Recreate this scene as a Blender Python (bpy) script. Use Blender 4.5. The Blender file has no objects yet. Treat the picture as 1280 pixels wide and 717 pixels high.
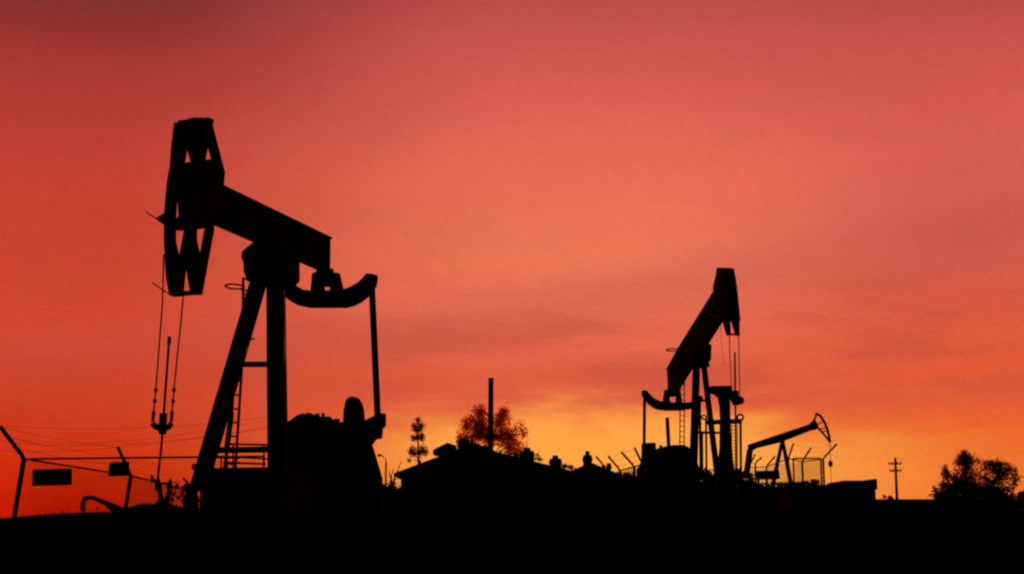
import bpy, math, random
from mathutils import Vector, noise
random.seed(7)
SC = bpy.context.scene
COL = SC.collection
R = math.radians
# ------------------------------------------------------------------ camera geometry
F = 1758.0                        # focal length, in pixels of the 1280 px wide photograph
PITCH = math.atan(306.5 / F)
CAM = Vector((0, 0, 1.6))
FW = Vector((0, math.cos(PITCH), math.sin(PITCH)))
UP = Vector((0, -math.sin(PITCH), math.cos(PITCH)))
RT = Vector((1, 0, 0))
def ray(px, py):
    return RT * ((px - 640) / F) + FW + UP * (-(py - 358.5) / F)
def at(px, py, Y):
    """the point seen at (px, py) that stands Y metres in front of the camera"""
    d = ray(px, py); return CAM + d * (Y / d.y)
def hit(px, py, P, n):
    d = ray(px, py); return CAM + d * ((P - CAM).dot(n) / d.dot(n))
GZ = 1.9                          # level of the lot behind the bank
Z = Vector((0, 0, 1))
# ------------------------------------------------------------------ materials
def mat(name, c1, c2, rough=0.8, scale=6.0, metal=0.0, spec=0.06, bump=0.0, detail=6):
    m = bpy.data.materials.new(name); m.use_nodes = True
    nt = m.node_tree; b = nt.nodes['Principled BSDF']
    tc = nt.nodes.new('ShaderNodeTexCoord')
    n = nt.nodes.new('ShaderNodeTexNoise'); n.inputs['Scale'].default_value = scale; n.inputs['Detail'].default_value = detail
    r = nt.nodes.new('ShaderNodeValToRGB')
    r.color_ramp.elements[0].position = .35; r.color_ramp.elements[1].position = .68
    r.color_ramp.elements[0].color = (*c1, 1); r.color_ramp.elements[1].color = (*c2, 1)
    nt.links.new(tc.outputs['Object'], n.inputs['Vector'])
    nt.links.new(n.outputs['Fac'], r.inputs['Fac']); nt.links.new(r.outputs['Color'], b.inputs['Base Color'])
    b.inputs['Roughness'].default_value = rough; b.inputs['Metallic'].default_value = metal
    b.inputs['Specular IOR Level'].default_value = spec
    if bump:
        bp = nt.nodes.new('ShaderNodeBump'); bp.inputs['Strength'].default_value = bump
        nt.links.new(n.outputs['Fac'], bp.inputs['Height']); nt.links.new(bp.outputs['Normal'], b.inputs['Normal'])
    return m
def leaf_mat(name, c1, c2, trans, tfac):  # light from behind shows through the leaves
    m = bpy.data.materials.new(name); m.use_nodes = True
    nt = m.node_tree; nt.nodes.clear()
    out = nt.nodes.new('ShaderNodeOutputMaterial'); mx = nt.nodes.new('ShaderNodeMixShader')
    d = nt.nodes.new('ShaderNodeBsdfDiffuse'); t = nt.nodes.new('ShaderNodeBsdfTranslucent')
    tc = nt.nodes.new('ShaderNodeTexCoord'); n = nt.nodes.new('ShaderNodeTexNoise'); n.inputs['Scale'].default_value = 3
    r = nt.nodes.new('ShaderNodeValToRGB')
    r.color_ramp.elements[0].color = (*c1, 1); r.color_ramp.elements[1].color = (*c2, 1)
    r.color_ramp.elements[0].position = .35; r.color_ramp.elements[1].position = .65
    nt.links.new(tc.outputs['Object'], n.inputs['Vector']); nt.links.new(n.outputs['Fac'], r.inputs['Fac'])
    nt.links.new(r.outputs['Color'], d.inputs['Color']); t.inputs['Color'].default_value = (*trans, 1)
    mx.inputs['Fac'].default_value = tfac
    nt.links.new(d.outputs[0], mx.inputs[1]); nt.links.new(t.outputs[0], mx.inputs[2]); nt.links.new(mx.outputs[0], out.inputs[0])
    return m
M = dict(
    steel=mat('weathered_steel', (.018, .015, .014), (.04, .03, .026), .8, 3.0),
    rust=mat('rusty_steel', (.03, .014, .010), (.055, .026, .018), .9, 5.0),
    galv=mat('galvanised_pipe', (.025, .025, .025), (.05, .048, .045), .95, 8.0, spec=0),
    wire=mat('wire_rope', (.03, .028, .026), (.05, .045, .04), .8, 20.0),
    sign=mat('sign_back', (.03, .03, .03), (.05, .048, .045), .85, 4.0),
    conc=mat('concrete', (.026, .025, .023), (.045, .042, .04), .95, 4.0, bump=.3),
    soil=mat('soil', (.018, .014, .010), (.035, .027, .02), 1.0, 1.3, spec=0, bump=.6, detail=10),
    wood=mat('weathered_wood', (.03, .024, .018), (.05, .04, .03), .95, 6.0),
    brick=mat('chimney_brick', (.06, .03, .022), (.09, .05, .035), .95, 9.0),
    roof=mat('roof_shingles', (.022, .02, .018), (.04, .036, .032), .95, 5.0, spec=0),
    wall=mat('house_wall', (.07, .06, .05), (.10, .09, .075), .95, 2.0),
    glass=mat('dark_glass', (.01, .01, .012), (.02, .02, .022), .3, 2.0),
    bark=mat('bark', (.018, .013, .01), (.035, .026, .02), 1.0, 7.0, bump=.4),
    leaf=leaf_mat('foliage', (.02, .026, .01), (.04, .045, .016), (.14, .045, .02), .35),
    sparse=leaf_mat('thin_foliage', (.04, .03, .012), (.06, .04, .016), (.9, .17, .035), .8),
    bush=leaf_mat('bush_leaves', (.016, .02, .009), (.03, .034, .013), (.04, .018, .006), .15),
    pale=mat('white_cable', (.7, .75, .72), (.8, .82, .8), .7),
    tuft=leaf_mat('tufted_foliage', (.025, .024, .01), (.04, .036, .014), (.5, .09, .025), .5),
    oliv=leaf_mat('backlit_foliage', (.02, .024, .01), (.04, .04, .015), (.34, .06, .025), .45),
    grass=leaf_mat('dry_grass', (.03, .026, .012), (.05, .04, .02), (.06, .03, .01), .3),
)
# ------------------------------------------------------------------ mesh builder
class MB:
    def __init__(s): s.v = []; s.f = []
    def prism(s, pts, e):
        """closed outline pts, swept from -e/2 to +e/2"""
        n = len(pts); b = len(s.v); h = e * .5
        s.v += [p - h for p in pts] + [p + h for p in pts]
        s.f.append(tuple(range(b + n - 1, b - 1, -1))); s.f.append(tuple(range(b + n, b + 2 * n)))
        for i in range(n):
            j = (i + 1) % n; s.f.append((b + i, b + j, b + n + j, b + n + i))
        return s
    def bar(s, a, b, w, h=None, up=Z):
        """box beam from a to b, w across, h along 'up'"""
        h = h or w; d = (b - a).normalized()
        sd = d.cross(up)
        if sd.length < 1e-4: sd = d.cross(Vector((0, 1, 0)))
        sd.normalize(); u2 = sd.cross(d).normalized()
        k = len(s.v)
        for p in (a, b):
            for i, j in ((-1, -1), (1, -1), (1, 1), (-1, 1)): s.v.append(p + sd * (i * w / 2) + u2 * (j * h / 2))
        s.f += [(k+3, k+2, k+1, k), (k+4, k+5, k+6, k+7)] + [(k+i, k+(i+1) % 4, k+4+(i+1) % 4, k+4+i) for i in range(4)]
        return s
    def box(s, c, sx, sy, sz):
        return s.bar(c - Vector((0, 0, sz / 2)), c + Vector((0, 0, sz / 2)), sx, sy, up=Vector((0, 1, 0)))
    def tube(s, pts, r, n=8, r2=None):
        """round tube through pts, tapering from r to r2"""
        r2 = r if r2 is None else r2; k0 = len(s.v); m = len(pts)
        pr = None
        for i, p in enumerate(pts):
            d = (pts[min(i+1, m-1)] - pts[max(i-1, 0)]).normalized()
            if pr is None:
                pr = d.cross(Z if abs(d.z) < .9 else Vector((1, 0, 0))).normalized()
            else:
                pr = (pr - d * pr.dot(d)).normalized()
            q = d.cross(pr); rr = r + (r2 - r) * i / max(1, m - 1)
            for a in range(n):
                t = 2 * math.pi * a / n; s.v.append(p + (pr * math.cos(t) + q * math.sin(t)) * rr)
        for i in range(m - 1):
            for a in range(n):
                b = (a + 1) % n
                s.f.append((k0+i*n+a, k0+i*n+b, k0+(i+1)*n+b, k0+(i+1)*n+a))
        s.f.append(tuple(k0 + a for a in range(n - 1, -1, -1))); s.f.append(tuple(k0 + (m-1)*n + a for a in range(n)))
        return s
    def disc(s, c, ax, r, t, n=20):
        ax = ax.normalized(); return s.tube([c - ax * t / 2, c + ax * t / 2], r, n)
    def ball(s, c, rx, ry=None, rz=None, n=10, m=6):
        ry = ry or rx; rz = rz or rx; k = len(s.v)
        for i in range(m + 1):
            ph = -math.pi/2 + math.pi * i / m
            for j in range(n):
                t = 2*math.pi*j/n
                s.v.append(c + Vector((rx*math.cos(ph)*math.cos(t), ry*math.cos(ph)*math.sin(t), rz*math.sin(ph))))
        for i in range(m):
            for j in range(n):
                j2 = (j+1) % n; s.f.append((k+i*n+j, k+i*n+j2, k+(i+1)*n+j2, k+(i+1)*n+j))
        return s
    def ring(s, c, ax, r, t, n=24, sq=1.0):
        ax = ax.normalized(); a = ax.cross(Z if abs(ax.z) < .9 else Vector((1, 0, 0))).normalized(); b = ax.cross(a)
        pts = [c + a * (r*math.cos(2*math.pi*i/n)) + b * (r*sq*math.sin(2*math.pi*i/n)) for i in range(n+1)]
        return s.tube(pts, t, 6)
    def leaf(s, c, size):
        d = Vector((random.gauss(0, 1), random.gauss(0, 1), random.gauss(0, 1))).normalized()
        e = d.cross(Vector((random.gauss(0, 1), random.gauss(0, 1), random.gauss(0, 1)))).normalized()
        k = len(s.v); L = size * random.uniform(.6, 1.3); W = L * .5
        s.v += [c - d*L*.5, c + e*W*.5, c + d*L*.5, c - e*W*.5]; s.f.append((k, k+1, k+2, k+3))
    def build(s, name, m, parent=None, smooth=False, bevel=0):
        org = parent.matrix_world.translation.copy() if parent is not None else Vector((0, 0, 0))
        if parent is not None:
            p = parent; org = Vector((0, 0, 0))
            while p is not None: org += p.location; p = p.parent
        me = bpy.data.meshes.new(name); me.from_pydata([tuple(v - org) for v in s.v], [], s.f); me.update()
        o = bpy.data.objects.new(name, me); COL.objects.link(o); me.materials.append(M[m])
        if smooth: me.polygons.foreach_set('use_smooth', [True] * len(me.polygons))
        if bevel:
            b = o.modifiers.new('bevel', 'BEVEL'); b.width = bevel; b.segments = 2; b.limit_method = 'ANGLE'
        if parent is not None: o.parent = parent
        return o
def thing(name, label, cat, base, group=None):
    o = bpy.data.objects.new(name, None); COL.objects.link(o); o.location = base; o.empty_display_size = .3
    o['label'] = label; o['category'] = cat
    if group: o['group'] = group
    return o
def tag(o, label, cat, group=None, kind=None):
    if label: o['label'] = label
    if cat: o['category'] = cat
    if group: o['group'] = group
    if kind: o['kind'] = kind
    return o
def rebase(o, base):
    """move a one-mesh thing's origin to its base"""
    for v in o.data.vertices: v.co -= base
    o.location = base; return o
def lerp(a, b, t): return a + (b - a) * t
# ------------------------------------------------------------------ setting: terrain
def sstep(a, b, x):
    t = max(0, min(1, (x - a) / (b - a))); return t * t * (3 - 2 * t)
def ground_z(x, y):
    z = GZ * sstep(5, 21, y)
    z += .07 * noise.noise(Vector((x * .5, y * .35, 3))) * sstep(2, 12, y) + .025 * noise.noise(Vector((x * 1.7, y * 1.7, 9)))
    if y < 60: z -= .30 * sstep(-6.4, -9.0, x) * sstep(8, 20, y) * (1 - sstep(40, 60, y))
    z += .22 * math.exp(-(((x + 6.35) / .75) ** 2 + ((y - 25.2) / 1.1) ** 2))      # spoil heap round the wellhead
    return z
def build_ground():
    xs = [-1500, -700, -350, -180, -100, -60] + [-40 + i * .5 for i in range(161)] + [60, 100, 180, 350, 700, 1500]
    ys = [-300, -120, -50, -20, -8] + [-4 + i * .5 for i in range(80)] + [37, 40, 44, 50, 60, 75, 95, 120, 160, 220, 320, 500, 800, 1300, 2200]
    v = [(x, y, ground_z(x, y)) for y in ys for x in xs]; n = len(xs)
    f = [(j*n+i, j*n+i+1, (j+1)*n+i+1, (j+1)*n+i) for j in range(len(ys)-1) for i in range(n-1)]
    me = bpy.data.meshes.new('ground'); me.from_pydata(v, [], f); me.update()
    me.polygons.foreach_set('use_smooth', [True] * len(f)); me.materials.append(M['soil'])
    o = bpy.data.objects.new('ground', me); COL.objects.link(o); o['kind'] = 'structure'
build_ground()
b = MB()
for i in range(4200):
    x = random.uniform(-11, 13); y = random.uniform(17, 23)
    if noise.noise(Vector((x * .8, y * .8, 1))) < .12: continue
    c = Vector((x, y, ground_z(x, y) - .01))
    h = random.uniform(.03, .11) + (.12 * random.random() if noise.noise(Vector((x * 1.9, y * .4, 5))) > .28 else 0); d = Vector((random.gauss(0, .35), random.gauss(0, .35), 1)) * h
    w = Vector((random.uniform(-1, 1), random.uniform(-1, 1), 0)).normalized() * .006
    k = len(b.v); b.v += [c - w, c + w, c + d]; b.f.append((k, k+1, k+2))
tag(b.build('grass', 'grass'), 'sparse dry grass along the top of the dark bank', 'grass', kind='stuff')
# ------------------------------------------------------------------ the near pumpjack
class Fr:
    """a vertical frame: u runs along the beam to its tail, v across it"""
    def __init__(s, O, u):
        s.O = O; s.u = u.normalized(); s.v = s.u.cross(Z).normalized()
    def P(s, px, py, v=0): return hit(px, py, s.O + s.v * v, s.v)
    def N(s, px, py, u=0): return hit(px, py, s.O + s.u * u, s.u)
    def U(s, p): return (p - s.O).dot(s.u)
    def mirror(s, p): return p - s.v * (2 * (p - s.O).dot(s.v))

def pumpjack_near():
    a = R(24); O = at(340, 325, 28.0)
    fr = Fr(O, Vector((math.sin(a), math.cos(a), 0))); u, v = fr.u, fr.v
    base = Vector((O.x, O.y, GZ))
    t = thing('pumpjack', 'largest black pumpjack, at left, its long open horsehead hanging over a wire bridle', 'pumpjack', base, 'pumpjacks of the oil field')
    # --- walking beam: an I section
    bw = .15
    top0, top1 = fr.P(252, 217.5, bw), fr.P(415.5, 296.5, bw)
    bot0, bot1 = fr.P(252, 266, bw), fr.P(415, 338, bw)
    mid = lambda p: p - v * bw
    wb = MB(); fl = .04
    wb.prism([mid(top0), mid(top1), mid(bot1), mid(bot0)], v * .06)
    dt = (top1 - top0).normalized(); nrm = v.cross(dt).normalized()
    if nrm.z < 0: nrm = -nrm
    wb.bar(mid(top0) - nrm * .02, mid(top1) - nrm * .02, bw * 2, .04, up=nrm)
    wb.bar(mid(bot0) + nrm * .02, mid(bot1) + nrm * .02, bw * 2, .04, up=nrm)
    for k in (.03, .3, .52, .74, .985):
        p, q = mid(lerp(top0, top1, k)), mid(lerp(bot0, bot1, k)); wb.bar(lerp(p, q, .06), lerp(p, q, .94), bw * 1.9, .03, up=dt)
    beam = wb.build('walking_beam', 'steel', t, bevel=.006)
    # --- horsehead
    w = .235
    hd = MB()
    # hub that carries the head on the beam end
    hd.prism([fr.P(x, y, .1) - v*.1 for x, y in ((233, 203), (262, 199), (280.5, 214), (279, 231), (268, 283), (246, 287), (229, 287), (227, 279), (235, 268), (234, 252), (230, 241))], v * .25)
    head = hd.build('horsehead', 'steel', t, bevel=.01)
    arc = [(234, 152), (227, 180), (219.6, 205), (215.8, 225), (213.2, 250), (211.6, 275), (211.8, 300), (212.8, 325), (214.5, 348), (218, 368)]
    lp = [fr.P(x, y, -w) for x, y in arc]
    def dense(pts):
        o = []
        for i in range(len(pts) - 1):
            for k in range(3): o.append(lerp(pts[i], pts[i+1], k / 3))
        return o + [pts[-1]]
    for sgn in (0, 1):
        pts = [p if not sgn else fr.mirror(p) for p in lp]
        r = MB(); off = u * .13
        outline = [p - u*.075 for p in pts] + [p + u*.11 for p in reversed(pts)]
        n = len(pts)
        for i in range(n - 1):
            r.prism([outline[i], outline[i+1], outline[2*n-2-i], outline[2*n-1-i]], v * .14)
        r.build('rail', 'steel', head)
        up1, up2 = fr.P(259.5, 157, w), fr.P(275, 217, w)
        lo1, lo2 = fr.P(262.5, 282, w), fr.P(247, 366, w)
        web = [fr.P(x, y, w) for x, y in ((244, 149.5), (264.5, 150.5), (263.5, 168), (259, 186), (256.5, 199), (252, 216), (238, 216), (240, 185))]
        if not sgn: up1, up2, lo1, lo2 = [fr.mirror(p) for p in (up1, up2, lo1, lo2)]; web = [fr.mirror(p) for p in web]
        st = MB().bar(up1, up2, .10, .2, up=u); st.build('strut', 'steel', head)
        st = MB().bar(lo1, lo2, .075, .2, up=u); st.build('strut', 'steel', head)
        MB().prism(web, v * .03).build('gusset', 'steel', head)
        low = [fr.P(x, y, -w) for x, y in ((213, 298), (218.5, 298), (223.5, 320), (222.5, 335), (219, 354), (214, 345))]
        if sgn: low = [fr.mirror(p) for p in low]
        MB().prism(low, v * .03).build('gusset', 'steel', head)
    hb = MB()
    hb.bar(fr.P(232, 366.5, 0) - v*.30, fr.P(232, 366.5, 0) + v*.30, .12, .07)
    hb.build('bottom_bar', 'steel', head)
    tb = MB(); c = fr.P(243, 156, 0)
    c = fr.P(243, 155.5, 0); tb.bar(c - v*.27, c + v*.27, .3, .13); tb.bar(c + Z*.075 - v*.1, c + Z*.075 + v*.1, .16, .06)
    c2 = fr.P(241, 172, 0); tb.bar(c2 - v*.17, c2 + v*.17, .42, .16)
    tb.build('top_plate', 'steel', head)
    # little catch plates and rods at the front of the head
    k = MB(); k.prism([fr.P(x, y, -w - .08) for x, y in ((194.5, 273), (205, 266.5), (212, 266), (212, 281), (205, 280.5))], v * .03)
    k.tube([fr.P(182.5, 265, -w - .08), fr.P(196, 273.5, -w - .08)], .011, 6)
    k.build('rope_guard', 'rust', head)
    MB().tube([fr.P(190, 353, -w - .03), fr.P(212, 368, -w - .03)], .011, 6).build('guide_rod', 'rust', head)
    # --- bridle and carrier bar
    Yw = lp[5].y - .02
    cw = MB()
    Pl = [at(204.6, 318, Yw), at(204, 350, Yw), at(203, 380, Yw), at(195, 484, Yw), at(191, 527, Yw)]
    Pr = [at(233.5, 322, Yw), at(230.5, 350, Yw), at(228.3, 380, Yw), at(217.7, 484, Yw), at(214, 527, Yw)]
    for pts in (Pl, Pr):
        o = MB().tube(pts, .014, 6).build('bridle_rope', 'wire', t)
        for q, rr in ((487, .038), (501, .036), (516, .04)):
            y0, y1 = (484, 527); f_ = (q - y0) / (y1 - y0); p = lerp(pts[3], pts[4], f_)
            m = MB().ball(p, rr, rr, rr * 1.25)
            if q == 516: m.tube([p, pts[4]], .03, 8)
            m.build('rope_clamp', 'steel', o)
    cb = MB()
    cb.tube([at(190.5, 529, Yw), at(195, 533.5, Yw), at(203, 536, Yw), at(211, 533.5, Yw), at(214.5, 528, Yw)], .05, 8)
    cb.tube([at(204.4, 516, Yw), at(203, 541, Yw)], .07, 10); cb.tube([at(203.6, 530, Yw), at(202.8, 542.5, Yw)], .115, 10, .06)
    car = cb.build('carrier_bar', 'steel', t, smooth=True)
    MB().tube([at(211.7, 421, Yw), at(204.5, 520, Yw)], .022, 8).tube([at(211.8, 420.5, Yw), at(211.2, 430, Yw)], .035, 8).build('polished_rod', 'steel', t)
    MB().tube([at(203, 541, Yw), at(201.5, 560, Yw), at(196.5, 604, Yw)], .021, 8).build('polished_rod', 'steel', t)
    # --- saddle bearing
    s = MB(); s.prism([fr.N(x, y, 0) for x, y in ((316, 313), (331, 301), (350, 301), (366, 322), (366, 349), (361, 354), (318, 354), (313.5, 341), (313.5, 332), (310.5, 324), (311.5, 317))], u * .55)
    s.bar(O - v*.42 + Z*.12, O + v*.42 + Z*.12, .2, .2)
    s.build('saddle_bearing', 'steel', t, bevel=.02)
    # --- post legs
    Lt, Lb = at(325, 346, 27.75), at(247.5, 612, 26.6)
    Rt, Rb = at(344.5, 346, 27.7), at(347.5, 612, 26.0)
    Bt, Bb = at(347, 346, 28.3), at(349.5, 600, 29.7)
    for p, q, w_ in ((Lt, Lb, .30), (Rt, Rb, .34), (Bt, Bb, .27)):
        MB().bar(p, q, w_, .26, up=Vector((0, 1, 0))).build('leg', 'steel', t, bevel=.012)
    def onleg(p, q, y):      # the point of a leg seen at picture row y
        lo, hi = 0., 1.
        for _ in range(40):
            m_ = (lo + hi) / 2; X = lerp(p, q, m_) - CAM; yy = 358.5 - F * X.dot(UP) / X.dot(FW)
            if yy < y: lo = m_
            else: hi = m_
        return lerp(p, q, lo)
    MB().bar(onleg(Lt, Lb, 455), onleg(Rt, Rb, 455), .08, .1).build('brace', 'steel', t)
    MB().bar(onleg(Lt, Lb, 562.5), onleg(Rt, Rb, 561), .09, .11).build('brace', 'steel', t)
    MB().bar(onleg(Lt, Lb, 569), onleg(Bt, Bb, 574), .03, .03).build('brace', 'steel', t)
    # --- ladder behind the left leg, with safety hoop
    Yl = 27.9
    la = MB(); Lr = [at(304, 347, Yl), at(303.5, 440, Yl - .3), at(294.3, 584, Yl - .6)]; Ll = [at(297, 420, Yl), at(290, 513, Yl - .35), at(280.5, 584, Yl - .6)]
    la.tube(Lr, .028, 6); la.tube(Ll, .03, 6)
    la.bar(at(289.5, 515, Yl - .36), at(283.5, 560, Yl - .5), .09, .06)
    lad = la.build('ladder', 'galv', t)
    for i in range(13):
        y = 372 + i * 17.2
        def on(pts):
            for i_ in range(len(pts) - 1):
                pass
            lo, hi = 0., 1.
            def ev(f_):
                g = f_ * (len(pts) - 1); j = min(int(g), len(pts) - 2); return lerp(pts[j], pts[j+1], g - j)
            for _ in range(40):
                m_ = (lo + hi) / 2; X = ev(m_) - CAM; yy = 358.5 - F * X.dot(UP) / X.dot(FW)
                if yy < y: lo = m_
                else: hi = m_
            return ev(lo)
        pr = on(Lr); pl = on(Ll) if y > 425 else pr + v * .26 + u * .02
        mdl = lerp(pl, pr, .5) - Z * .02
        MB().tube([pl, mdl, pr], .018, 6).build('rung', 'galv', lad)
    hp = MB(); hc = at(293.5, 358, Yl - .15)
    hp.tube([hc + Vector((.185 * math.cos(q), .28 * math.sin(q), 0)) for q in [2*math.pi*i/24 for i in range(25)]], .018, 6)
    hp.tube([at(304, 347, Yl), at(314, 352, Yl - .05), at(322, 357, Yl - .05)], .018, 6)
    hp.tube([at(302, 362, Yl), at(314, 364, Yl - .05)], .022, 6)
    hp.tube([at(303, 365, Yl), at(312, 372, Yl - .05)], .018, 6)
    hp.build('safety_hoop', 'galv', lad)
    # --- equalizer at the tail
    ut = fr.U(fr.P(407, 345, 0))
    e = MB()
    up_ = [(468.8, 343), (460.6, 342.6), (456, 348.5), (450, 353.8), (443, 358), (434, 361.8), (420, 363.4), (392, 363.8), (379, 362), (370, 357.8), (362, 351.5), (357, 347), (352, 347)]
    lo_ = [(351, 360), (356, 368), (362, 374), (369, 378.8), (376, 382.2), (384, 384), (430, 384), (440, 381.5), (449, 377), (456, 371.5), (461, 366), (467.5, 357.5), (469.4, 348)]
    U_ = [fr.N(x, y, ut) for x, y in up_]; L_ = [fr.N(x, y, ut) for x, y in reversed(lo_)]
    n = len(U_)
    for i in range(n - 1): e.prism([U_[i], U_[i+1], L_[i+1], L_[i]], u * .22)
    eq = e.build('equalizer', 'steel', t)
    for pts in (((390.8, 364), (392.5, 343), (396, 340.5), (401, 341), (404, 364)), ((414.5, 364), (415.8, 345), (417, 342), (422.3, 341), (428, 364))):
        MB().prism([fr.N(x, y, ut) for x, y in pts], u * .18).build('bearing_bracket', 'steel', eq)
    MB().prism([fr.N(x, y, ut) for x, y in ((399, 335), (414, 335), (411.5, 353), (409, 357.5), (402, 357.5), (398.5, 353))], u * .26).build('tail_bearing', 'steel', t, bevel=.015)
    # --- pitman arms, cranks, counterweights, gear reducer
    pe = fr.N(464.5, 350, ut); pw = fr.N(472.5, 531, ut - .35)
    MB().bar(pe, pw, .10, .12).build('pitman_arm', 'steel', t)
    pe2, pw2 = fr.N(353, 355, ut), fr.N(356, 540, ut - .35)
    MB().bar(pe2, pw2, .10, .12).build('pitman_arm', 'steel', t)
    uc = ut - .55
    c_ = MB(); c_.prism([fr.N(x, y, uc) for x, y in ((453, 527), (466, 521), (474.5, 516), (480.8, 516), (480.8, 532), (477, 535), (475.8, 547.5), (469, 548.5), (463.5, 556), (468, 575), (445, 590), (440, 560))], u * .16)
    crank = c_.build('crank', 'steel', t, bevel=.02)
    cwt = MB()
    oval = [(430, 590), (429.8, 560), (430.2, 537), (431.8, 513), (433.5, 503), (436, 497.5), (441.6, 495), (447, 497.5), (450.5, 503), (453, 512), (454.2, 527), (455, 560), (455, 590)]
    cwt.prism([fr.N(x, y, uc - .12) for x, y in oval], u * .2)
    cwt.build('counterweight', 'rust', crank, bevel=.03)
    cwt = MB(); cwt.prism([fr.N(x, y, uc - .2) for x, y in ((440, 556), (463, 554), (468, 570), (474.5, 592), (477, 607), (478, 650), (436, 650))], u * .2)
    cwt.build('crank_guard', 'rust', crank, bevel=.03)
    c_ = MB(); c_.bar(pw2, fr.N(372, 590, uc), .16, .3); cr2 = c_.build('crank', 'steel', t)
    MB().prism([fr.N(x, y, uc + .1) for x, y in ((355, 560), (385, 555), (395, 620), (352, 620))], u * .6).build('counterweight', 'rust', cr2)
    g = MB()
    hump = [(361.5, 528), (368, 525.5), (374, 521), (379, 518), (390.8, 517), (394, 520.4), (408, 520.8), (412, 523), (415, 526), (424, 526.4), (427, 533), (430, 541), (438, 560), (440, 640), (345, 640), (345, 540)]
    g.prism([fr.N(x, y, ut - .6) for x, y in hump], u * .36)
    g.prism([fr.N(x, y, ut - .6) for x, y in ((376, 535), (384, 529), (414, 533), (424, 556), (430, 640), (362, 640), (366, 552))], u * 1.2)
    for x, y, r_, h_ in ((386, 518.5, .06, .045), (396.8, 520, .05, .06), (421, 526, .06, .05), (371, 524, .05, .05), (404, 520, .035, .07), (410, 522, .07, .03), (378, 519, .03, .05)):
        p = fr.N(x, y, ut - .6); g.tube([p - Z*.06, p + Z*h_], r_, 10)
    g.build('gear_reducer', 'steel', t, bevel=.02)
    # base skid under everything
    sk = MB()
    for s_ in (-.62, .62):
        sk.bar(fr.O + u*(-1.0) + v*s_ + Z*(2.62 - O.z), fr.O + u*(ut + .9) + v*s_ + Z*(2.62 - O.z), .24, .3)
    for q in (-.85, .2, 1.2, ut + .6):
        sk.bar(fr.O + u*q - v*.62 + Z*(2.6 - O.z), fr.O + u*q + v*.62 + Z*(2.6 - O.z), .2, .22)
    sk.build('base_frame', 'steel', t)
    # valve hand wheel on the near leg foot
    m = MB(); p = at(243, 583, 26.4); m.ring(p, Vector((.5, 1, .2)), .05, .018); m.tube([p, at(250, 584, 26.5)], .03, 8); m.build('hand_wheel', 'rust', t)
    # plinth
    pl = MB(); h0 = 2.47
    ztop = at(300, 586.5, 26.9).z
    corners = [at(249, 620, 26.2), at(346, 620, 25.7), fr.O + u*(ut+.8) + v*1.05, fr.O + u*(ut+.9) - v*.75]
    corners = [Vector((c.x, c.y, (GZ - .2 + ztop) / 2)) for c in corners]
    pl.prism(corners, Z * (ztop - GZ + .2))
    o = pl.build('concrete_plinth', 'conc', bevel=.03); cen = sum(corners, Vector()) / 4; rebase(o, Vector((cen.x, cen.y, GZ)))
    tag(o, 'raised concrete plinth under the largest pumpjack', 'plinth')
    # machinery guard behind the plinth, down to the ground
    return t, fr, Yw, ztop
T1, FR1, YW, ZPL = pumpjack_near()
# platform hand rail behind the ladder of the near pumpjack
rl = thing('guard_rail', 'thin pipe guard rail around the foot of the largest pumpjack ladder', 'railing', at(300, 586, 27.6))
for (p, q) in (((287, 554.5), (336, 555.5)), ((270, 571), (300, 572)), ((281, 577.5), (332, 579.5))):
    MB().tube([at(*p, 27.6), at(*q, 27.6)], .022, 6).build('rail', 'galv', rl)
for x in (276.5, 284, 291.5, 330):
    MB().tube([at(x, 556 if x > 280 else 571, 27.6), Vector((at(x, 586, 27.6).x, 27.6, ZPL - .02))], .018, 6).build('post', 'galv', rl)
# ------------------------------------------------------------------ well head under the near horsehead
Yw = YW
wh = thing('wellhead', 'low wellhead under the largest pumpjack, its rod coming down from the carrier bar', 'wellhead', Vector((at(203, 640, Yw).x, Yw, GZ)))
m = MB(); p0 = at(203, 640, Yw); p0.z = GZ - .1
m.tube([Vector((p0.x, Yw, GZ - .1)), Vector((p0.x, Yw, GZ + .1)), at(203, 621.5, Yw)], .34, 14, .06); m.build('casing_head', 'rust', wh)
m = MB(); m.tube([at(202, 625, Yw), at(196.5, 598, Yw)], .045, 10); m.tube([at(198.5, 612, Yw), at(197.5, 603, Yw)], .065, 10); m.build('stuffing_box', 'steel', wh)
for x, y in ((190, 598), (213, 603)):
    m = MB(); m.tube([at(198, 604, Yw), at(x, y, Yw)], .02, 8); m.ring(at(x, y, Yw), Vector((1, .6, .1)), .06, .016); m.build('valve', 'steel', wh)
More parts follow.
